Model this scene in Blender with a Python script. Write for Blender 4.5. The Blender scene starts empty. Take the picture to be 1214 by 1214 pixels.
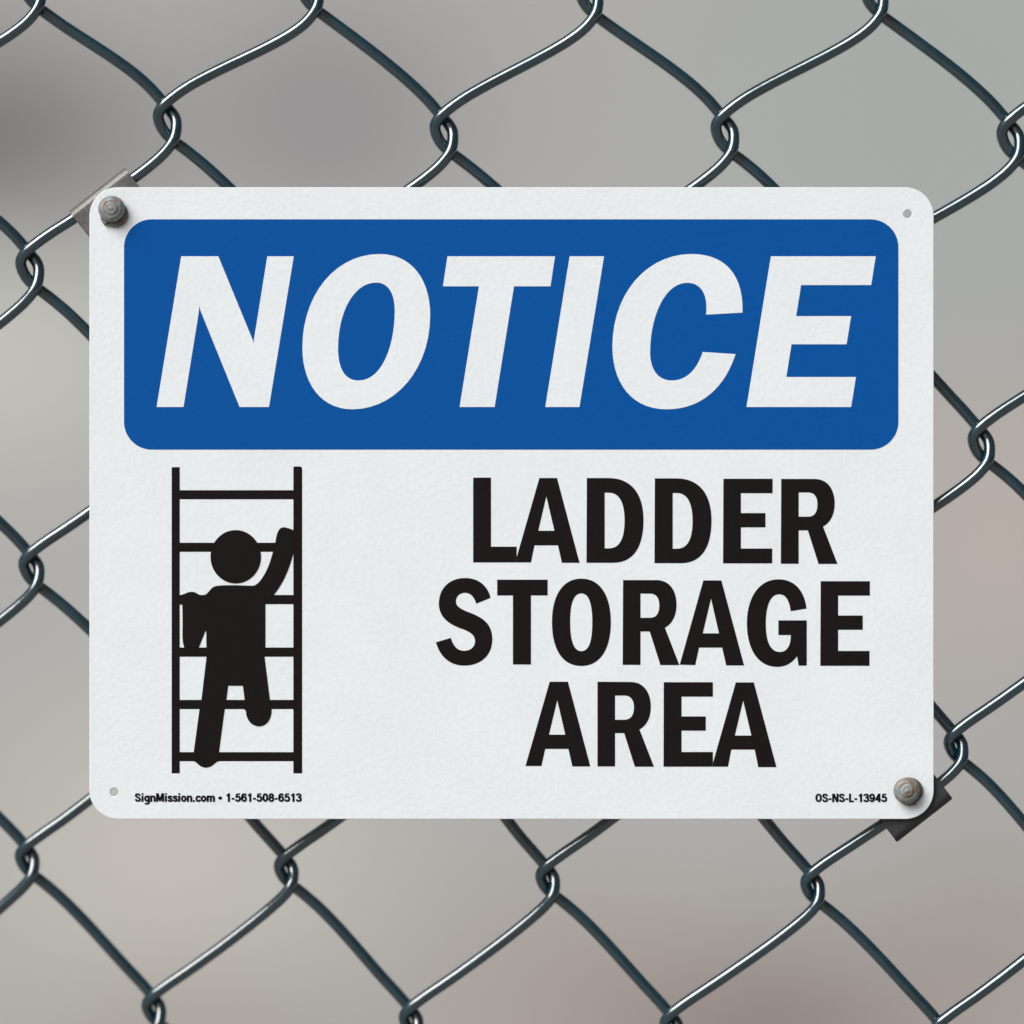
import bpy, bmesh, math, random, re
import numpy as np
from mathutils import Vector, Matrix

random.seed(7)
scene = bpy.context.scene
col = scene.collection

# ------------------------------------------------------------------ camera
S = 0.254 / 1000.0            # metres per drawing unit (the sign is 10 in wide = 1000 units)
CX, CY, HZ = 607.0, 607.0, 1.50   # drawing-unit origin, and its height above the ground
DIST = 1.35
cam = bpy.data.cameras.new('camera')
cam.sensor_width = 36.0
cam.lens = 36.0 * DIST / (1214 * S)
cam.clip_start = 0.01
cam.clip_end = 200.0
cam.dof.use_dof = True
cam.dof.focus_distance = DIST
cam.dof.aperture_fstop = 2.2
cam_o = bpy.data.objects.new('camera', cam)
cam_o.location = (0, -DIST, HZ)
cam_o.rotation_euler = (math.radians(90), 0, 0)
col.objects.link(cam_o)
scene.camera = cam_o

# ------------------------------------------------------------------ sky, sun, exposure
SUN = Vector((-0.545, -0.50, 0.675)).normalized()          # towards the sun: upper left, in front
elev = math.asin(SUN.z)
world = bpy.data.worlds.new('World')
scene.world = world
world.use_nodes = True
wn, wl = world.node_tree.nodes, world.node_tree.links
wn.clear()
sky = wn.new('ShaderNodeTexSky')
sky.sky_type = 'NISHITA'
sky.sun_disc = False
sky.sun_elevation = elev
sky.sun_rotation = math.atan2(SUN.x, SUN.y)
sky.air_density = 1.0
sky.dust_density = 6.0
sky.ozone_density = 1.0
hsv = wn.new('ShaderNodeHueSaturation')                   # thin overcast: the blue is mostly gone
hsv.inputs['Saturation'].default_value = 0.22
bg = wn.new('ShaderNodeBackground')
bg.inputs['Strength'].default_value = 0.05
wo = wn.new('ShaderNodeOutputWorld')
wl.new(sky.outputs[0], hsv.inputs['Color'])
wl.new(hsv.outputs[0], bg.inputs['Color'])
wl.new(bg.outputs[0], wo.inputs['Surface'])

sun = bpy.data.lights.new('sun', 'SUN')
sun.energy = 3.2
sun.angle = math.radians(42)
sun.color = (1.0, 0.985, 0.965)
sun_o = bpy.data.objects.new('sun', sun)
sun_o.rotation_euler = (-SUN).to_track_quat('-Z', 'Y').to_euler()
sun_o.location = (-1.5, -1.2, 4)
col.objects.link(sun_o)

scene.render.engine = 'CYCLES'
vs = scene.view_settings
vs.view_transform = 'Standard'
vs.look = 'None'
vs.gamma = 1.0
vs.use_curve_mapping = False
vs.exposure = 0.24

# ------------------------------------------------------------------ helpers
def W(px, py, y=0.0):
    """drawing units (x right, y down) on a vertical sheet at depth y -> metres"""
    return Vector(((px - CX) * S, y, HZ + (CY - py) * S))

def tag(o, label=None, cat=None, group=None, kind=None):
    if label: o['label'] = label
    if cat: o['category'] = cat
    if group: o['group'] = group
    if kind: o['kind'] = kind
    return o

def empty(name, loc):
    o = bpy.data.objects.new(name, None)
    o.empty_display_size = 0.01
    o.location = loc
    col.objects.link(o)
    return o

def link_mesh(name, me, mat, parent=None, smooth=False):
    o = bpy.data.objects.new(name, me)
    col.objects.link(o)
    me.materials.clear()
    me.materials.append(mat)
    if parent is not None:
        me.transform(Matrix.Translation(-Vector(parent.location)))
        o.parent = parent
    if smooth:
        me.polygons.foreach_set('use_smooth', [True] * len(me.polygons))
    return o

def nodes_of(name):
    m = bpy.data.materials.new(name)
    m.use_nodes = True
    nt = m.node_tree
    return m, nt, nt.nodes, nt.links, nt.nodes['Principled BSDF']

def ramp(nd, stops):
    r = nd.new('ShaderNodeValToRGB')
    el = r.color_ramp.elements
    while len(el) < len(stops): el.new(0.5)
    for e, (p, c) in zip(el, stops):
        e.position = p
        e.color = (c[0], c[1], c[2], 1)
    return r

def noise(nd, lk, coord, scale, detail=3, rough=0.55):
    n = nd.new('ShaderNodeTexNoise')
    n.inputs['Scale'].default_value = scale
    n.inputs['Detail'].default_value = detail
    n.inputs['Roughness'].default_value = rough
    lk.new(coord, n.inputs['Vector'])
    return n

# ------------------------------------------------------------------ materials
def sheet_material(name, colour, rough, var, spec=0.35):
    """printed sign sheet: fine leathery relief, faint blotchy shade of the print"""
    m, nt, nd, lk, p = nodes_of(name)
    geo = nd.new('ShaderNodeNewGeometry')
    co = geo.outputs['Position']
    fine = noise(nd, lk, co, 620, 4, 0.65)
    big = noise(nd, lk, co, 45, 3, 0.6)
    mx = nd.new('ShaderNodeMath'); mx.operation = 'MULTIPLY_ADD'
    mx.inputs[1].default_value = 0.6
    lk.new(fine.outputs['Fac'], mx.inputs[0])
    sc = nd.new('ShaderNodeMath'); sc.operation = 'MULTIPLY'
    sc.inputs[1].default_value = 0.4
    lk.new(big.outputs['Fac'], sc.inputs[0])
    lk.new(sc.outputs[0], mx.inputs[2])
    lo = [c * (1 - var) for c in colour]
    hi = [min(1, c * (1 + var)) for c in colour]
    r = ramp(nd, [(0.3, lo), (0.7, hi)])
    lk.new(mx.outputs[0], r.inputs['Fac'])
    lk.new(r.outputs['Color'], p.inputs['Base Color'])
    p.inputs['Roughness'].default_value = rough
    p.inputs['Specular IOR Level'].default_value = spec
    b = nd.new('ShaderNodeBump')
    b.inputs['Strength'].default_value = 0.36
    b.inputs['Distance'].default_value = 0.0003
    lk.new(fine.outputs['Fac'], b.inputs['Height'])
    lk.new(b.outputs['Normal'], p.inputs['Normal'])
    return m

M_WHITE = sheet_material('white_sheet', (0.755, 0.795, 0.825), 0.55, 0.055)
M_BLUE = sheet_material('blue_print', (0.0012, 0.080, 0.325), 0.60, 0.025, 0.08)
M_BLACK = sheet_material('black_print', (0.0100, 0.0075, 0.0080), 0.60, 0.03, 0.07)
M_INK = sheet_material('small_black_print', (0.004, 0.004, 0.004), 0.60, 0.03, 0.10)

def wire_material():
    m, nt, nd, lk, p = nodes_of('green_vinyl_wire')
    geo = nd.new('ShaderNodeNewGeometry')
    n1 = noise(nd, lk, geo.outputs['Position'], 160, 4, 0.6)
    r = ramp(nd, [(0.3, (0.0002, 0.016, 0.026)), (0.7, (0.0006, 0.030, 0.046))])
    lk.new(n1.outputs['Fac'], r.inputs['Fac'])
    lk.new(r.outputs['Color'], p.inputs['Base Color'])
    n2 = noise(nd, lk, geo.outputs['Position'], 420, 3, 0.6)
    rr = ramp(nd, [(0.3, (0.06,) * 3), (0.75, (0.15,) * 3)])
    lk.new(n2.outputs['Fac'], rr.inputs['Fac'])
    lk.new(rr.outputs['Color'], p.inputs['Roughness'])
    p.inputs['IOR'].default_value = 1.98
    b = nd.new('ShaderNodeBump')
    b.inputs['Strength'].default_value = 0.25
    b.inputs['Distance'].default_value = 0.0004
    lk.new(n1.outputs['Fac'], b.inputs['Height'])
    lk.new(b.outputs['Normal'], p.inputs['Normal'])
    return m
M_WIRE = wire_material()

def metal_material(name, base, base2, rust, rust_at, metallic, rough):
    m, nt, nd, lk, p = nodes_of(name)
    geo = nd.new('ShaderNodeNewGeometry')
    co = geo.outputs['Position']
    n1 = noise(nd, lk, co, 500, 5, 0.65)
    r1 = ramp(nd, [(0.32, base), (0.68, base2)])
    lk.new(n1.outputs['Fac'], r1.inputs['Fac'])
    n2 = noise(nd, lk, co, 330, 6, 0.7)
    f = ramp(nd, [(rust_at, (0, 0, 0)), (rust_at + 0.12, (1, 1, 1))])
    lk.new(n2.outputs['Fac'], f.inputs['Fac'])
    mx = nd.new('ShaderNodeMix'); mx.data_type = 'RGBA'
    lk.new(f.outputs['Color'], mx.inputs[0])
    lk.new(r1.outputs['Color'], mx.inputs[6])
    mx.inputs[7].default_value = (*rust, 1)
    lk.new(mx.outputs[2], p.inputs['Base Color'])
    p.inputs['Metallic'].default_value = metallic
    p.inputs['Roughness'].default_value = rough
    b = nd.new('ShaderNodeBump')
    b.inputs['Strength'].default_value = 0.5
    b.inputs['Distance'].default_value = 0.0003
    lk.new(n2.outputs['Fac'], b.inputs['Height'])
    lk.new(b.outputs['Normal'], p.inputs['Normal'])
    return m
M_BOLT = metal_material('weathered_zinc', (0.17, 0.19, 0.20), (0.30, 0.325, 0.335), (0.20, 0.115, 0.062), 0.50, 0.15, 0.62)
M_WASHER = metal_material('rusty_zinc', (0.11, 0.11, 0.105), (0.22, 0.21, 0.20), (0.16, 0.085, 0.05), 0.46, 0.25, 0.55)
M_GALV = metal_material('galvanised_steel', (0.095, 0.093, 0.088), (0.15, 0.147, 0.14), (0.13, 0.08, 0.065), 0.57, 0.2, 0.36)
M_DARK = metal_material('blackened_steel', (0.020, 0.021, 0.022), (0.034, 0.035, 0.036), (0.055, 0.033, 0.02), 0.60, 0.0, 0.65)

def wall_material():
    """old render with soft patches of darker, paler and tinted colour"""
    m, nt, nd, lk, p = nodes_of('old_render')
    tc = nd.new('ShaderNodeTexCoord')
    co = tc.outputs['Object']
    n1 = noise(nd, lk, co, 1.1, 6, 0.6)
    r = ramp(nd, [(0.25, (0.33, 0.334, 0.332)), (0.5, (0.385, 0.385, 0.378)), (0.75, (0.43, 0.43, 0.42))])
    lk.new(n1.outputs['Fac'], r.inputs['Fac'])
    cur = r.outputs['Color']
    # soft colour patches: x, z on the wall (m, from the wall's base centre), radius x, radius z, colour, amount
    for (x, z, rx, rz, c, a) in PATCHES:
        mp = nd.new('ShaderNodeMapping'); mp.vector_type = 'TEXTURE'
        mp.inputs['Location'].default_value = (x, 0, z)
        mp.inputs['Scale'].default_value = (rx, 50, rz)
        lk.new(co, mp.inputs['Vector'])
        g = nd.new('ShaderNodeTexGradient'); g.gradient_type = 'QUADRATIC_SPHERE'
        lk.new(mp.outputs[0], g.inputs['Vector'])
        k = nd.new('ShaderNodeMath'); k.operation = 'MULTIPLY'; k.use_clamp = True
        k.inputs[1].default_value = a
        lk.new(g.outputs['Fac'], k.inputs[0])
        mx = nd.new('ShaderNodeMix'); mx.data_type = 'RGBA'
        lk.new(k.outputs[0], mx.inputs[0])
        lk.new(cur, mx.inputs[6])
        mx.inputs[7].default_value = (*c, 1)
        cur = mx.outputs[2]
    lk.new(cur, p.inputs['Base Color'])
    p.inputs['Roughness'].default_value = 0.9
    p.inputs['Specular IOR Level'].default_value = 0.2
    b = nd.new('ShaderNodeBump')
    b.inputs['Strength'].default_value = 0.3
    b.inputs['Distance'].default_value = 0.01
    lk.new(n1.outputs['Fac'], b.inputs['Height'])
    lk.new(b.outputs['Normal'], p.inputs['Normal'])
    return m

WALL_Y = 9.0
DARK, PINK, PALE, COOL = (0.17, 0.165, 0.172), (0.30, 0.245, 0.225), (0.53, 0.54, 0.51), (0.35, 0.385, 0.375)
PATCHES = [
    (-1.22, 2.30, 0.62, 0.42, (0.10, 0.097, 0.107), 2.4),
    (-0.42, 2.40, 0.55, 0.45, (0.235, 0.23, 0.245), 1.4),
    (-1.20, 1.90, 0.80, 0.65, PALE, 1.3),
    (-0.80, 0.72, 0.95, 0.70, (0.50, 0.485, 0.455), 1.6),
    (0.95, 2.40, 1.00, 0.85, COOL, 1.6),
    (1.15, 1.45, 0.70, 0.55, (0.46, 0.405, 0.375), 1.3),
    (-0.75, 0.24, 0.60, 0.28, PINK, 1.1),
    (0.20, 0.38, 0.80, 0.38, (0.33, 0.27, 0.245), 1.3),
    (0.62, 0.25, 0.55, 0.38, (0.20, 0.155, 0.152), 1.6),
    (1.10, 0.42, 0.60, 0.45, PINK, 1.1),
    (-2.6, 1.4, 1.1, 0.9, DARK, 0.8),
    (2.7, 1.8, 1.2, 1.0, PALE, 0.8),
    (2.3, 0.5, 0.9, 0.5, PINK, 1.1),
    (-2.5, 0.4, 0.9, 0.5, PINK, 1.0),
]
M_WALL = wall_material()

def ground_material():
    m, nt, nd, lk, p = nodes_of('gravelly_concrete')
    tc = nd.new('ShaderNodeTexCoord')
    n1 = noise(nd, lk, tc.outputs['Object'], 3.0, 8, 0.65)
    r = ramp(nd, [(0.3, (0.22, 0.215, 0.205)), (0.7, (0.33, 0.32, 0.305))])
    lk.new(n1.outputs['Fac'], r.inputs['Fac'])
    lk.new(r.outputs['Color'], p.inputs['Base Color'])
    p.inputs['Roughness'].default_value = 0.9
    return m

# ------------------------------------------------------------------ the setting
def box_mesh(name, x0, x1, y0, y1, z0, z1, bev=0.0):
    bm = bmesh.new()
    bmesh.ops.create_cube(bm, size=1)
    for v in bm.verts:
        v.co = Vector((x0 if v.co.x < 0 else x1, y0 if v.co.y < 0 else y1, z0 if v.co.z < 0 else z1))
    if bev:
        bmesh.ops.bevel(bm, geom=bm.edges[:], offset=bev, segments=2, affect='EDGES')
    me = bpy.data.meshes.new(name)
    bm.to_mesh(me); bm.free()
    return me

gm = bpy.data.meshes.new('ground')
gm.from_pydata([(-40, -40, 0), (40, -40, 0), (40, 40, 0), (-40, 40, 0)], [], [(0, 1, 2, 3)])
tag(link_mesh('ground', gm, ground_material()), kind='structure')

wall_root = empty('rendered_wall', (0, WALL_Y, 0))
tag(wall_root, 'mottled grey rendered wall, out of focus behind the wire fence', 'wall')
link_mesh('wall_face', box_mesh('wall_face', -6, 6, WALL_Y, WALL_Y + 0.3, 0, 3.4), M_WALL, wall_root)
link_mesh('coping', box_mesh('coping', -6, 6, WALL_Y - 0.05, WALL_Y + 0.35, 3.4, 3.5, 0.01), M_WALL, wall_root)

# ------------------------------------------------------------------ outline drawing
def parse(d, ox=0, oy=0, sc=1.0, dx=0, dy=0, n=14):
    """M/L/C/Q/Z path in zoomed drawing coordinates -> list of closed polylines in drawing units"""
    out, cur, pen = [], [], None
    tk = re.findall(r'[MLCQZ]|-?\d+\.?\d*', d)
    i, cmd = 0, None
    def P(a, b): return ((float(a) + dx) / sc + ox, (float(b) + dy) / sc + oy)
    while i < len(tk):
        if tk[i] in 'MLCQZ':
            cmd = tk[i]; i += 1
            if cmd == 'Z':
                out.append(cur); cur = []
                continue
        if cmd in 'ML':
            pen = P(tk[i], tk[i+1]); i += 2
            cur.append(pen)
            if cmd == 'M': cmd = 'L'
        elif cmd == 'C':
            a, b, c = P(tk[i], tk[i+1]), P(tk[i+2], tk[i+3]), P(tk[i+4], tk[i+5]); i += 6
            for k in range(1, n + 1):
                t = k / n; u = 1 - t
                cur.append(tuple(u**3*pen[j] + 3*u*u*t*a[j] + 3*u*t*t*b[j] + t**3*c[j] for j in (0, 1)))
            pen = c
        elif cmd == 'Q':
            a, c = P(tk[i], tk[i+1]), P(tk[i+2], tk[i+3]); i += 4
            for k in range(1, 7):
                t = k / 6; u = 1 - t
                cur.append(tuple(u*u*pen[j] + 2*u*t*a[j] + t*t*c[j] for j in (0, 1)))
            pen = c
    return out

def rounded(x0, y0, x1, y1, r, n=16):
    pts = []
    for (cx, cy, a0) in ((x1-r, y0+r, -90), (x1-r, y1-r, 0), (x0+r, y1-r, 90), (x0+r, y0+r, 180)):
        for k in range(n + 1):
            a = math.radians(a0 + 90 * k / n)
            pts.append((cx + r*math.cos(a), cy + r*math.sin(a)))
    return pts

def circle(cx, cy, rx, ry=None, n=48):
    ry = ry or rx
    return [(cx + rx*math.cos(2*math.pi*k/n), cy + ry*math.sin(2*math.pi*k/n)) for k in range(n)]

def slab(name, loops, y_front, y_back, mat, parent, bevel=0.0):
    """flat cut-out with real thickness between two depths, from closed outlines (holes allowed)"""
    cu = bpy.data.curves.new(name, 'CURVE')
    cu.dimensions = '2D'
    cu.fill_mode = 'BOTH'
    cu.extrude = (y_back - y_front) / 2 - bevel
    cu.bevel_depth = bevel
    cu.bevel_resolution = 2
    cu.offset = -bevel
    for lp in loops:
        pts = [p for k, p in enumerate(lp) if math.dist(p, lp[k-1]) > 1e-4]
        sp = cu.splines.new('POLY')
        sp.points.add(len(pts) - 1)
        for q, (x, y) in zip(sp.points, pts):
            q.co = ((x - CX) * S, (CY - y) * S, 0, 1)
        sp.use_cyclic_u = True
    return from_curve(name, cu, (y_front + y_back) / 2, mat, parent)

def from_curve(name, cu, y_mid, mat, parent, fit=None):
    tmp = bpy.data.objects.new('tmp', cu)
    col.objects.link(tmp)
    dg = bpy.context.evaluated_depsgraph_get()
    me = bpy.data.meshes.new_from_object(tmp.evaluated_get(dg))
    bpy.data.objects.remove(tmp)
    bpy.data.curves.remove(cu)
    me.name = name
    if fit:                                   # x0, x1 in metres, baseline z, scale z
        co = np.empty(len(me.vertices) * 3); me.vertices.foreach_get('co', co); co = co.reshape(-1, 3)
        lo, hi = co[:, 0].min(), co[:, 0].max()
        co[:, 0] = fit[0] + (co[:, 0] - lo) / (hi - lo) * (fit[1] - fit[0])
        co[:, 1] = fit[2] + co[:, 1] * fit[3]
        me.vertices.foreach_set('co', co.ravel())
    me.transform(Matrix.Translation((0, y_mid, HZ)) @ Matrix.Rotation(math.radians(90), 4, 'X'))
    return link_mesh(name, me, mat, parent)

# ------------------------------------------------------------------ the sign
sign = empty('notice_sign', W(607, 971))
tag(sign, 'white rectangular notice sign with blue header and climber on ladder, bolted to the fence', 'sign')

slab('plate', [rounded(106, 222, 1107, 971, 34), circle(1076, 253.5, 5.1), circle(135.5, 939, 5.1)],
     0.0, 0.0012, M_WHITE, sign, bevel=0.00015)
F1, F2, F3 = -0.00006, -0.00012, -0.00018
slab('header_panel', [rounded(147, 260, 1065, 533, 33)], F1, 0.0003, M_BLUE, sign)['label'] = 'blue rounded header panel'

def glyph(d, reg, mat, front, dx=0, dy=0, lab=None):
    o = slab('letter', parse(d, *reg, dx=dx, dy=dy), front, 0.0003, mat, sign)
    if lab: o['label'] = lab
    return o

R1, R2, R3, R4 = [(x, 250, 1214/300) for x in (140, 340, 600, 800)]
WL = 'white italic letter %s of the header'
glyph('M303 218 L481 218 L640 605 Q648 622 649 640 Q650 625 654 605 L716 218 L843 218 L724 941 L583 941 L400 490 Q393 472 390 456 Q388 482 384 507 L314 941 L185 941 Z', R1, M_WHITE, F2, lab=WL % 'N')
glyph('M445 207 C600 207 688 330 688 500 C688 760 520 952 315 952 C165 952 75 830 75 655 C75 400 235 207 445 207 Z '
      'M428 344 C490 344 518 400 518 480 C518 650 455 814 345 814 C275 814 246 750 246 660 C246 480 325 344 428 344 Z', R2, M_WHITE, F2, lab=WL % 'O')
glyph('M771 218 L1287 218 L1265 362 L1090 362 L997 941 L829 941 L922 362 L749 362 Z', R2, M_WHITE, F2, lab=WL % 'T')
glyph('M305 218 L470 218 L352 941 L188 941 Z', R3, M_WHITE, F2, lab=WL % 'I')
glyph('M1134 488 L959 498 C970 405 938 345 868 345 C765 345 691 500 691 680 C691 762 730 814 795 814 C862 814 915 765 943 677 '
      'L1101 687 C1048 850 935 952 770 952 C605 952 510 830 510 650 C510 400 672 207 890 207 C1050 207 1140 305 1134 488 Z', R3, M_WHITE, F2, lab=WL % 'C')
glyph('M461 218 L964 218 L942 356 L606 356 L582 505 L846 505 L824 640 L560 640 L535 797 L869 797 L846 941 L344 941 Z', R4, M_WHITE, F2, lab=WL % 'E')

Q5, Q6 = (510, 550, 1214/270), (780, 550, 1214/270)
Q7 = (610, 770, 1214/320)
D = ('M835 75 L950 75 C1078 75 1137 165 1137 300 C1137 440 1085 527 975 527 L833 527 Z '
     'M930 153 L952 153 C1012 153 1036 215 1036 300 C1036 395 1012 450 952 450 L930 450 Z')
E = 'M349 79 L611 79 L611 156 L442 156 L442 262 L573 262 L573 338 L442 338 L442 451 L609 451 L609 530 L347 530 Z'
R = ('M657 80 L835 80 C905 80 942 135 942 212 C942 265 922 312 880 334 L957 533 L856 533 L799 354 L750 354 L750 532 L655 532 Z '
     'M750 152 L800 152 C835 152 850 178 850 214 C850 258 835 281 800 281 L750 281 Z')
glyph('M229 73 L324 73 L324 441 L461 441 L461 497 L452 525 L229 525 Z', Q5, M_BLACK, F1)
glyph('M582 75 L676 75 L796 527 L702 527 L681 434 L556 434 L537 525 L453 525 Z M619 173 L662 356 L576 356 Z', Q5, M_BLACK, F1)
glyph(D, Q5, M_BLACK, F1)
glyph(D, Q5, M_BLACK, F1, dx=362.5, dy=2)
glyph(E, Q6, M_BLACK, F1)
glyph(R, Q6, M_BLACK, F1)
glyph('M322 714 L245 745 C235 710 215 687 186 687 C155 687 137 708 137 733 C137 760 165 775 210 792 C285 820 331 855 331 935 '
      'C331 1020 270 1075 182 1075 C110 1075 55 1035 30 951 L110 927 C122 970 145 996 180 996 C215 996 239 975 239 945 '
      'C239 910 210 893 160 876 C90 850 46 810 46 745 C46 660 105 608 186 608 C255 608 305 645 322 714 Z', Q5, M_BLACK, F1)
glyph('M357 617 L626 617 L626 701 L537 701 L537 1069 L441 1069 L441 701 L357 701 Z', Q5, M_BLACK, F1)
glyph('M806 611 C905 611 963 700 963 843 C963 990 905 1077 805 1077 C705 1077 649 990 649 843 C649 700 707 611 806 611 Z '
      'M806 690 C765 690 746 740 746 843 C746 950 768 998 806 998 C845 998 864 950 864 843 C864 745 845 690 806 690 Z', Q5, M_BLACK, F1)
glyph(R, Q6, M_BLACK, F1, dx=-843, dy=539)
glyph('M242 621 L338 621 L459 1074 L364 1074 L342 979 L219 979 L199 1072 L116 1070 Z M283 718 L325 903 L239 903 Z', Q6, M_BLACK, F1)
glyph('M792 771 L708 785 C700 725 680 695 645 695 C600 695 575 755 575 850 C575 950 600 1002 650 1002 C688 1002 708 970 708 912 '
      'L642 912 L642 834 L793 834 L793 1075 L750 1075 L741 1025 C715 1062 680 1082 635 1082 C535 1082 474 990 474 850 '
      'C474 710 540 615 642 615 C725 615 780 670 792 771 Z', Q6, M_BLACK, F1)
glyph(E, Q6, M_BLACK, F1, dx=518.5, dy=546)
glyph('M158 145 L240 145 L341 526 L260 526 L242 447 L138 447 L121 524 L49 524 Z M192 228 L228 383 L155 383 Z', Q7, M_BLACK, F1)
glyph('M373 145 L525 146 C582 147 613 195 613 258 C613 302 597 340 562 360 L627 527 L541 527 L493 376 L452 376 L452 526 L373 526 Z '
      'M452 207 L495 207 C522 207 537 228 537 260 C537 297 522 316 492 316 L452 316 Z', Q7, M_BLACK, F1)
glyph('M671 147 L892 147 L892 212 L751 212 L751 301 L860 301 L860 365 L751 365 L751 461 L892 461 L892 508 L886 527 L670 527 Z', Q7, M_BLACK, F1)
glyph('M995 148 L1076 148 L1178 529 L1096 529 L1080 450 L975 450 L960 527 L887.5 527 Z M1028 230 L1065 387 L991 387 Z', Q7, M_BLACK, F1)

# the picture of a climber on a ladder
LQ = (180, 540, 1214/210)
def pict(name, d, front):
    return slab(name, parse(d, *LQ), front, 0.0003, M_BLACK, sign)
pict('ladder_rail', 'M136 80 L191 80 L191 2178 L136 2178 Z', F1)
pict('ladder_rail', 'M970 82 Q972 75 985 75 L1012 75 Q1030 76 1030 95 L1030 2178 L970 2178 Z', F1)
for a, b in ((238, 300), (598, 660), (956, 1019), (1316, 1379), (1675, 1738), (2033, 2095)):
    pict('ladder_rung', f'M190.5 {a} L970.5 {a} L970.5 {b} L190.5 {b} Z', F1 + 0.00001)
slab('climber_head', [circle(180 + 575/LQ[2], 540 + 694/LQ[2], 173/LQ[2], 183/LQ[2])], F2, 0.0003, M_BLACK, sign)
pict('climber_body',
     'M190 960 C225 950 245 935 272 934 C310 934 315 958 345 958 C395 958 390 900 450 893 C480 889 520 889 575 889 L690 893 '
     'C735 893 800 790 829 662 L846 598 C852 560 860 500 895 493 C915 488 940 500 972 512 L972 660 C945 770 905 870 838 952 '
     'L778 1019 L778 1316 L772 1379 L809 1675 L820 1738 C824 1800 790 1856 735 1856 C685 1856 650 1812 647 1770 '
     'C645 1750 640 1740 630 1738 L636 1675 L624 1578 L523 1578 L510 1675 L499 1738 L460 2033 L457 2095 '
     'C430 2100 420 2137 370 2139 C320 2137 315 2100 285 2095 L287 2033 L327 1738 L340 1675 L375 1379 L378 1330 '
     'L374 1316 L373 1208 Q369 1198 365 1208 L322 1316 L222 1316 C205 1270 210 1200 211 1160 L209 1024 Q204 1015 199 1024 L190 1019 Z', F2)

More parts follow.
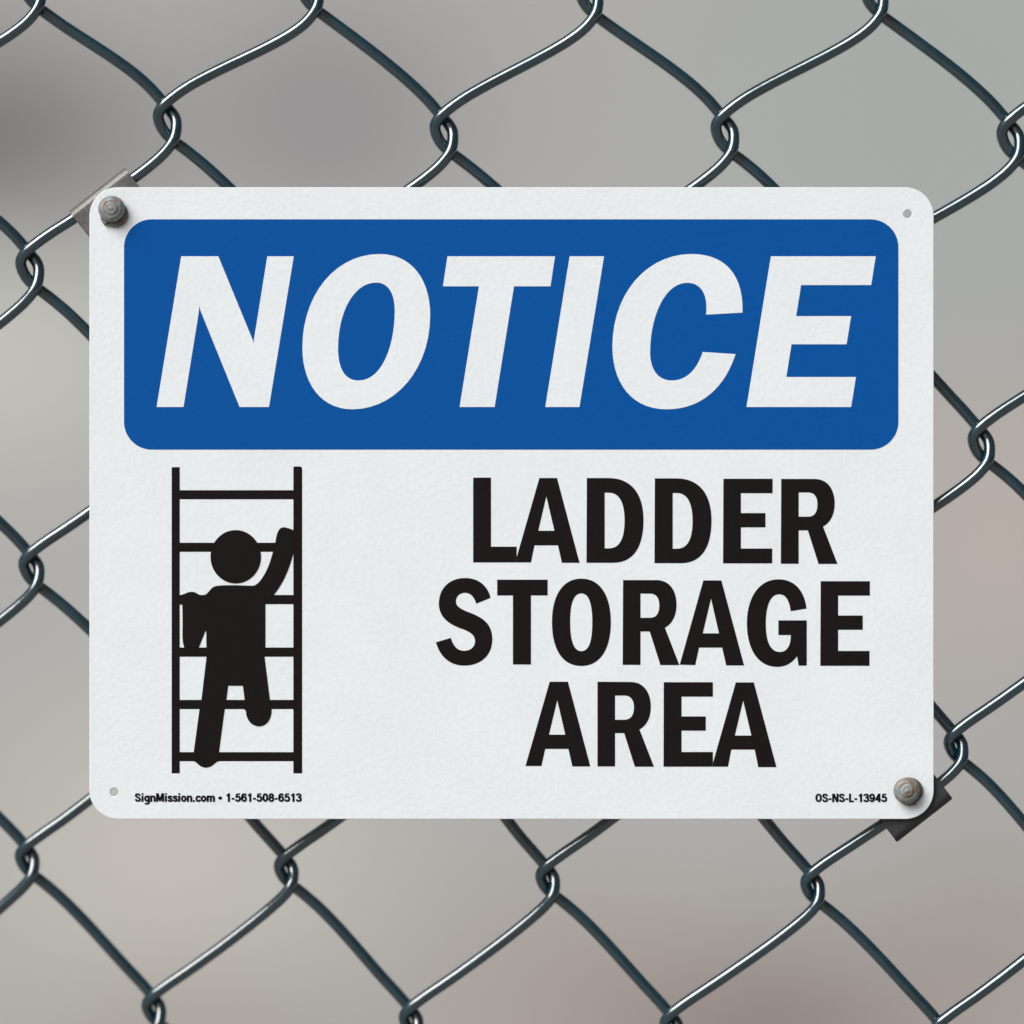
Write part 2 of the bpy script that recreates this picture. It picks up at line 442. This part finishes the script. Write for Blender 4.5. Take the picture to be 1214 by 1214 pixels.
# small print: bold condensed characters drawn as pen strokes (x, y up, capitals 10 high)
def ell(cx, cy, rx, ry):
    a, b = rx * 0.552, ry * 0.552
    return (f'M{cx} {cy+ry} C{cx+a:.3f} {cy+ry} {cx+rx} {cy+b:.3f} {cx+rx} {cy} C{cx+rx} {cy-b:.3f} {cx+a:.3f} {cy-ry} {cx} {cy-ry} '
            f'C{cx-a:.3f} {cy-ry} {cx-rx} {cy-b:.3f} {cx-rx} {cy} C{cx-rx} {cy+b:.3f} {cx-a:.3f} {cy+ry} {cx} {cy+ry}')
PEN = {
 'S': (6.0, ['M4.7 6.9 C4.5 8.3 3.8 9 2.8 9 C1.7 9 1.1 8.4 1.1 7.3 C1.1 5 4.9 5.4 4.9 2.8 C4.9 1.6 4.1 1 2.9 1 C1.7 1 1.1 1.8 1 3.2']),
 'i': (2.9, ['M1.4 0 L1.4 7.3', 'M1.4 8.3 L1.4 10']),
 'g': (5.7, ['M4.5 7.3 L4.5 -0.8 C4.5 -2 3.7 -2.2 2.7 -2.2 C1.9 -2.2 1.3 -2 1.1 -1.4', ell(2.8, 3.75, 1.7, 2.7)]),
 'n': (5.7, ['M1.2 0 L1.2 7.3', 'M1.2 4.5 C1.4 5.8 2 6.4 3 6.4 C4 6.4 4.5 5.8 4.5 4.6 L4.5 0']),
 'M': (8.2, ['M1.2 0 L1.2 10', 'M1.6 9.8 L4 0.8', 'M6.4 9.8 L4 0.8', 'M6.9 0 L6.9 10']),
 's': (5.0, ['M4.1 5 C4 6 3.4 6.4 2.6 6.4 C1.7 6.4 1.2 6 1.2 5.2 C1.2 3.4 4.2 4.1 4.2 2.1 C4.2 1.3 3.5 0.9 2.6 0.9 C1.6 0.9 1.1 1.4 1 2.4']),
 'o': (5.6, [ell(2.8, 3.65, 1.75, 2.75)]),
 '.': (2.8, ['M1.3 0 L1.3 2.1']),
 'c': (5.0, ['M4.3 4.8 C4.2 5.9 3.6 6.4 2.8 6.4 C1.6 6.4 1.1 5.4 1.1 3.65 C1.1 1.9 1.6 0.9 2.8 0.9 C3.6 0.9 4.2 1.4 4.4 2.7']),
 'm': (8.6, ['M1.2 0 L1.2 7.3', 'M1.2 4.5 C1.4 5.8 2 6.4 2.9 6.4 C3.8 6.4 4.2 5.8 4.2 4.6 L4.2 0',
             'M4.2 4.5 C4.4 5.8 5 6.4 5.9 6.4 C6.8 6.4 7.2 5.8 7.2 4.6 L7.2 0']),
 '*': (4.6, [ell(2, 4.5, 0.85, 0.85)]),
 '1': (5.4, ['M3.2 0 L3.2 10', 'M3.2 8.9 C2.7 8.0 2 7.5 0.9 7.5']),
 '-': (3.6, ['M0.4 3.6 L3.1 3.6']),
 '5': (5.8, ['M4.7 9 L1.8 9 L1.4 4.9', 'M1.4 5 C1.8 5.9 2.4 6.2 3 6.2 C4.2 6.2 4.8 5 4.8 3.6 C4.8 2 4.2 1 2.9 1 C1.8 1 1.2 1.6 1 3']),
 '6': (5.8, ['M4.7 7.3 C4.5 8.5 3.9 9 3.1 9 C1.6 9 1.1 7.2 1.1 4.6 C1.1 2.4 1.7 1 3 1 C4.2 1 4.8 2 4.8 3.5 C4.8 5 4.2 5.9 3.1 5.9 C2.1 5.9 1.4 5.2 1.2 4']),
 '9': (5.8, ['M1.1 2.7 C1.3 1.5 1.9 1 2.7 1 C4.2 1 4.7 2.8 4.7 5.4 C4.7 7.6 4.1 9 2.8 9 C1.6 9 1 8 1 6.5 C1 5 1.6 4.1 2.7 4.1 C3.7 4.1 4.4 4.8 4.6 6']),
 '0': (5.8, [ell(2.9, 5, 1.85, 4.0)]),
 '8': (5.8, [ell(2.9, 7.25, 1.6, 1.8), ell(2.9, 3.1, 1.85, 2.15)]),
 '3': (5.8, ['M1 7.3 C1.2 8.5 1.8 9 2.8 9 C3.9 9 4.5 8.3 4.5 7.3 C4.5 6.1 3.8 5.5 2.2 5.4', 'M2.2 5.4 C4 5.3 4.8 4.5 4.8 3.1 C4.8 1.8 4.1 1 2.9 1 C1.7 1 1.1 1.6 0.9 3']),
 '4': (5.9, ['M4 0 L4 10', 'M3.8 9.4 L1 3.2', 'M0.2 2.9 L5.6 2.9']),
 'O': (6.7, [ell(3.3, 5, 2.2, 4.0)]),
 'N': (6.8, ['M1.2 0 L1.2 10', 'M1.6 9.8 L5.1 0.2', 'M5.5 0 L5.5 10']),
 'L': (5.2, ['M1.2 0 L1.2 10', 'M1.2 0.95 L4.9 0.95']),
 ' ': (2.6, []),
}
def small_print(text, x0, x1, base, cap, mat):
    T = 2.05
    strokes, x = [], 0.0
    for ch in text:
        adv, paths = PEN[ch]
        for d in paths:
            pl = parse(d + ' Z', n=8)[0]
            strokes.append([(px + x, py) for px, py in pl])
        x += adv
    total = x - 0.6
    sx, sy = (x1 - x0) / total, cap / 10.0
    bm = bmesh.new()
    yf = -0.00008
    for st in strokes:
        n = len(st)
        closed = math.dist(st[0], st[-1]) < 1e-4
        pairs = []
        for k in range(n):
            if closed:
                p, q = st[k-1 if k else n-2], st[k+1 if k < n-1 else 1]
            else:
                p, q = st[max(k-1, 0)], st[min(k+1, n-1)]
            tx, ty = q[0]-p[0], q[1]-p[1]
            l = math.hypot(tx, ty) or 1
            nx, ny = -ty/l*T/2, tx/l*T/2
            pr = []
            for sg in (1, -1):
                X, Y = st[k][0] + sg*nx, st[k][1] + sg*ny
                w = W(x0 + X*sx, base - Y*sy, 0)
                pr.append((bm.verts.new((w.x, yf, w.z)), bm.verts.new((w.x, 0.0002, w.z))))
            pairs.append(pr)
        for k in range(n - 1):
            (a, a2), (b, b2) = pairs[k]
            (c, c2), (d, d2) = pairs[k+1]
            bm.faces.new((a, b, d, c)); bm.faces.new((a, c, c2, a2)); bm.faces.new((b, b2, d2, d))
        yf -= 0.0000004
    me = bpy.data.meshes.new('small_print')
    bmesh.ops.recalc_face_normals(bm, faces=bm.faces[:])
    bm.to_mesh(me); bm.free()
    return link_mesh('small_print', me, mat, sign)
small_print('SignMission.com * 1-561-508-6513', 159.8, 357, 950.6, 10.2, M_INK)['label'] = 'small black line of web address and number'
small_print('OS-NS-L-13945', 966.5, 1051, 951.0, 10.2, M_INK)['label'] = 'small black code number'

# ------------------------------------------------------------------ chain-link fence
# knots of the mesh: column u, row r (u + r even), drawing units on the fence sheet
KNOTS = {(0, 0): (38, -11), (2, 0): (367, -9), (4, 0): (698, -3), (6, 0): (1036, -4),
         (1, 1): (198, 147), (3, 1): (526, 160), (5, 1): (859, 160), (7, 1): (1198, 166),
         (0, 2): (35, 321), (7, 3): (1163, 528), (0, 4): (37, 677), (7, 5): (1133, 886),
         (0, 6): (32, 1022), (2, 6): (339, 1034), (4, 6): (649, 1045), (6, 6): (963, 1053),
         (1, 7): (182, 1199), (3, 7): (487, 1213), (5, 7): (796, 1220), (7, 7): (1115, 1230)}
A_ = np.array([[1, u, r, u*r] for (u, r) in KNOTS])
B_ = np.array([KNOTS[k] for k in KNOTS])
FIT = np.linalg.lstsq(A_, B_, rcond=None)[0]
rk = random.Random(3)
JIT = {(u, r): (rk.uniform(-5, 5), rk.uniform(-4, 4)) for u in range(-30, 40) for r in range(-30, 40)}

def knot(u, r):
    if (u, r) in KNOTS: return KNOTS[(u, r)]
    cu, cr = min(max(u, -3), 11), min(max(r, -3), 11)
    v = np.array([1, u, r, cu*cr]) @ FIT
    j = JIT[(u, r)]
    return (v[0] + j[0], v[1] + j[1])

def sag(px, py):
    """depth of the slack fence behind the sign's face: it hangs away towards the lower left"""
    a = (1107 - px) / 1000.0
    b = (py - 222) / 750.0
    a = min(max(a, -0.5), 1.5); b = min(max(b, -0.6), 1.6)
    return 0.0066 + 0.012 * max(a, 0) * max(b, 0) ** 1.2 + 0.004 * max(0, b - 0.95)

RAD = 6.9 * S
DD = 7.3
def knot_size(r):
    """the hooks were bent tighter lower down the roll"""
    return 1.0 - 0.22 * min(max((r - 2) / 3.0, 0), 1)

def run(a, pa, da, ha, b, pb, db, hb, z_end, z_mid):
    """straight-ish run between two hooks: cubic with set directions at both ends"""
    p0 = np.array([a[0] + pa[0], a[1] + pa[1]]); p3 = np.array([b[0] + pb[0], b[1] + pb[1]])
    L = np.linalg.norm(p3 - p0)
    da, db = (np.array(v) / np.linalg.norm(v) for v in (da, db))
    p1, p2 = p0 + da * ha * L, p3 - db * hb * L
    out = []
    for i in range(7):
        t = i / 6; u = 1 - t
        q = u**3*p0 + 3*u*u*t*p1 + 3*u*t*t*p2 + t**3*p3
        w = abs(2*t - 1)**2
        out.append((q, 0.0, 0.0, z_end * w + z_mid * (1 - w)))
    return out

def strand_points(c, r0, r1):
    """one zig-zag wire that runs down between knot columns c (its left bends) and c+1 (its right bends)"""
    ctrl = []
    for r in range(r0, r1):
        if (c + r) % 2 == 0:        # left bend here, run down to the right, behind
            a, b = knot(c, r), knot(c + 1, r + 1)
            k = knot_size(r); k2 = knot_size(r + 1)
            seq = [(a, -10*k, -6*k, 0), (a, -4*k, 8*k, 5), (a, 8*k, 20*k, DD)]
            seq += run(a, (22*k, 30.5*k), (0.80, 0.60), 0.30, b, (-19*k2, -42*k2), (0.69, 0.72), 0.30, DD, 4.5)
            seq += [(b, -2*k2, -22*k2, DD), (b, 9*k2, -8*k2, 4)]
        else:                        # right bend here, run down to the left, in front
            a, b = knot(c + 1, r), knot(c, r + 1)
            k = knot_size(r); k2 = knot_size(r + 1)
            seq = [(a, 11*k, 3*k, 0), (a, 8*k, 20*k, -DD)]
            seq += run(a, (-3*k, 35*k), (-0.70, 0.71), 0.22, b, (21*k2, -41*k2), (-0.835, 0.55), 0.30, -DD, -4.5)
            seq += [(b, -1*k2, -24*k2, -DD), (b, -9*k2, -14*k2, -4)]
        for (o, dx, dy, dz) in seq:
            ctrl.append(np.array([o[0] + dx, o[1] + dy, dz]))
    P = np.array(ctrl)
    out = []
    for i in range(1, len(P) - 2):                 # centripetal Catmull-Rom
        p0, p1, p2, p3 = P[i-1], P[i], P[i+1], P[i+2]
        t0 = 0; t1 = t0 + np.linalg.norm(p1-p0)**0.5; t2 = t1 + np.linalg.norm(p2-p1)**0.5; t3 = t2 + np.linalg.norm(p3-p2)**0.5
        n = 3 if np.linalg.norm(p2-p1) < 40 else 6
        for k in range(n):
            t = t1 + (t2 - t1) * k / n
            a1 = (t1-t)/(t1-t0)*p0 + (t-t0)/(t1-t0)*p1
            a2 = (t2-t)/(t2-t1)*p1 + (t-t1)/(t2-t1)*p2
            a3 = (t3-t)/(t3-t2)*p2 + (t-t2)/(t3-t2)*p3
            b1 = (t2-t)/(t2-t0)*a1 + (t-t0)/(t2-t0)*a2
            b2 = (t3-t)/(t3-t1)*a2 + (t-t1)/(t3-t1)*a3
            out.append((t2-t)/(t2-t1)*b1 + (t-t1)/(t2-t1)*b2)
    Q = []
    for p in out:
        d = sag(p[0], p[1])
        # drawing units were read off at the sign's distance; the slack fence sits a little further back
        g = 1 + d / DIST
        Q.append(Vector(((p[0] - CX) * S * g, d + p[2] * S, HZ + (CY - p[1]) * S * g)))
    return Q

def tube(name, pts, rad, sides=12):
    vs_, fs = [], []
    up = Vector((0, -1, 0))
    n = len(pts)
    for i, p in enumerate(pts):
        t = (pts[min(i+1, n-1)] - pts[max(i-1, 0)]).normalized()
        x = up.cross(t).normalized()
        y = t.cross(x)
        for k in range(sides):
            a = 2 * math.pi * k / sides
            vs_.append(p + (x * math.cos(a) + y * math.sin(a)) * rad)
        if i:
            b0, b1 = (i-1)*sides, i*sides
            for k in range(sides):
                k2 = (k + 1) % sides
                fs.append((b0+k, b0+k2, b1+k2, b1+k))
    fs.append(tuple(range(sides))[::-1])
    fs.append(tuple((n-1)*sides + k for k in range(sides)))
    me = bpy.data.meshes.new(name)
    me.from_pydata(vs_, [], fs)
    return me

fence = empty('chain_link_fence', (0, 0.0066, 0.9))
tag(fence, 'dark green coated chain link wire fence carrying the sign', 'fence')
for c in range(-8, 16):
    link_mesh('wire', tube('wire', strand_points(c, -6, 14), RAD), M_WIRE, fence, smooth=True)

# ------------------------------------------------------------------ clamp brackets behind two corners
def bracket(centre, mat, label, depth):
    """channel pressed from sheet: flat web behind the sign, both long edges rolled back over the wire"""
    L2, W2, th, rad, fl = 42 * S, 29 * S, 0.0010, 0.0027, 0.0056
    prof_o, prof_i = [], []
    def arc(cx, cy, r, a0, a1, n=6):
        return [(cx + r*math.cos(math.radians(a0+(a1-a0)*k/n)), cy + r*math.sin(math.radians(a0+(a1-a0)*k/n))) for k in range(n+1)]
    # v (across), y (depth, + is back)
    prof_o = [(W2, fl)] + arc(W2 - rad, rad, rad, 0, -90) + arc(-W2 + rad, rad, rad, -90, -180) + [(-W2, fl)]
    ri = rad - th
    prof_i = [(W2 - th, fl)] + arc(W2 - rad, rad, ri, 0, -90) + arc(-W2 + rad, rad, ri, -90, -180) + [(-W2 + th, fl)]
    prof = prof_o + prof_i[::-1]
    m = len(prof)
    bm = bmesh.new()
    ang = math.radians(38)
    ux, uz = math.cos(ang), math.sin(ang)
    rings = []
    for u in (-L2, L2):
        ring = []
        for (v, y) in prof:
            ring.append(bm.verts.new(centre + Vector((ux*u - uz*v, depth + y, uz*u + ux*v))))
        rings.append(ring)
    for k in range(m):
        k2 = (k + 1) % m
        bm.faces.new((rings[0][k], rings[0][k2], rings[1][k2], rings[1][k]))
    h = len(prof_o)
    for ring, flip in ((rings[0], True), (rings[1], False)):
        for k in range(h - 1):
            f = (ring[k], ring[k+1], ring[m-2-k], ring[m-1-k])
            bm.faces.new(f[::-1] if flip else f)
    bmesh.ops.recalc_face_normals(bm, faces=bm.faces[:])
    sharp = [e for e in bm.edges if len(e.link_faces) == 2 and e.calc_face_angle(0) > 0.9]
    bmesh.ops.bevel(bm, geom=sharp, offset=0.00018, segments=2, affect='EDGES')
    me = bpy.data.meshes.new('clamp_bracket')
    bm.to_mesh(me); bm.free()
    o = link_mesh('clamp_bracket', me, mat)
    me.transform(Matrix.Translation(-(centre + Vector((0, depth, 0)))))
    o.location = centre + Vector((0, depth, 0))
    return tag(o, label, 'bracket', 'brackets clamping the sign to the fence')

bracket(W(131.5, 246.5), M_GALV, 'pale galvanised bracket on the fence wire behind the sign corner by the header', 0.0013)
bracket(W(1080, 951), M_DARK, 'dark steel bracket on the fence wire behind the corner with the code number', 0.0013)

# ------------------------------------------------------------------ bolts
def lathe(prof, centre, n=40, wob=0.0, seed=0):
    rr = random.Random(seed)
    ph = [rr.uniform(0, 6.28) for _ in range(3)]
    vs_, fs = [], []
    for (r, y) in prof:
        for k in range(n):
            a = 2*math.pi*k/n
            q = r * (1 + wob * (math.sin(2*a+ph[0]) + 0.6*math.sin(3*a+ph[1]) + 0.4*math.sin(5*a+ph[2])))
            vs_.append((centre.x + q*math.cos(a), centre.y + y, centre.z + q*math.sin(a)))
    for i in range(len(prof) - 1):
        for k in range(n):
            k2 = (k+1) % n
            fs.append((i*n+k, i*n+k2, (i+1)*n+k2, (i+1)*n+k))
    fs.append(tuple(range(n)))
    fs.append(tuple((len(prof)-1)*n + k for k in range(n))[::-1])
    me = bpy.data.meshes.new('lathe')
    me.from_pydata(vs_, [], fs)
    bm = bmesh.new(); bm.from_mesh(me)
    bmesh.ops.recalc_face_normals(bm, faces=bm.faces[:])
    bm.to_mesh(me); bm.free()
    return me

def spring_washer(centre, r_in, r_out, step_deg, y_back, y_front):
    """split washer whose edge creeps outwards once round and ends in a step"""
    n = 56
    a0 = math.radians(step_deg)
    bm = bmesh.new()
    rows = []
    for i in range(n + 1):
        t = i / n
        a = a0 + 2*math.pi*t
        r = r_in + (r_out - r_in) * t
        yf = y_back + (y_front - y_back) * (0.55 + 0.45*t)
        ring = [(r*0.30, yf), (r*0.90, yf), (r*0.975, yf*0.8 + y_back*0.2), (r, yf*0.5 + y_back*0.5), (r, y_back), (r*0.30, y_back)]
        rows.append([bm.verts.new((centre.x + q*math.cos(a), centre.y + y, centre.z + q*math.sin(a))) for q, y in ring])
    m = len(rows[0])
    for i in range(n):
        for k in range(m):
            k2 = (k+1) % m
            bm.faces.new((rows[i][k], rows[i][k2], rows[i+1][k2], rows[i+1][k]))
    bm.faces.new(rows[0]); bm.faces.new(rows[n][::-1])
    bmesh.ops.recalc_face_normals(bm, faces=bm.faces[:])
    me = bpy.data.meshes.new('washer')
    bm.to_mesh(me); bm.free()
    return me

def bolt(head_at, washer_at, step, r_in, r_out, label, seed):
    root = empty('bolt', W(*head_at))
    tag(root, label, 'bolt', 'bolts through the corners of the sign')
    c = W(*head_at)
    R_ = 15.6 * S
    wy = -0.0012
    dome = [(R_*0.86, wy), (R_, wy - 0.0004), (R_*1.0, wy - 0.0009), (R_*0.96, wy - 0.0014), (R_*0.88, wy - 0.0019), (R_*0.76, wy - 0.0023),
            (R_*0.62, wy - 0.0026), (R_*0.585, wy - 0.00258), (R_*0.56, wy - 0.0025), (R_*0.535, wy - 0.0026), (R_*0.50, wy - 0.0028),
            (R_*0.38, wy - 0.0030), (R_*0.27, wy - 0.0031), (R_*0.245, wy - 0.00305), (R_*0.22, wy - 0.0031), (R_*0.12, wy - 0.0033), (R_*0.03, wy - 0.00335)]
    link_mesh('head', lathe(dome, c, 48, 0.010, seed), M_BOLT, root, smooth=True)
    link_mesh('washer', spring_washer(W(*washer_at), r_in*S, r_out*S, step, -0.00002, -0.0014), M_WASHER, root, smooth=True)
    link_mesh('shank', lathe([(4.5*S, wy), (4.5*S, 0.0028), (3.6*S, 0.0031)], c, 20), M_BOLT, root)
    return root

bolt((133, 248), (136.2, 254.6), 228, 15.0, 17.4, 'rusty domed bolt through the sign corner beside the blue header', 1)
bolt((1074.3, 936.8), (1078.6, 938.0), -62, 15.2, 17.6, 'grey rust flecked domed bolt beside the printed code number', 2)
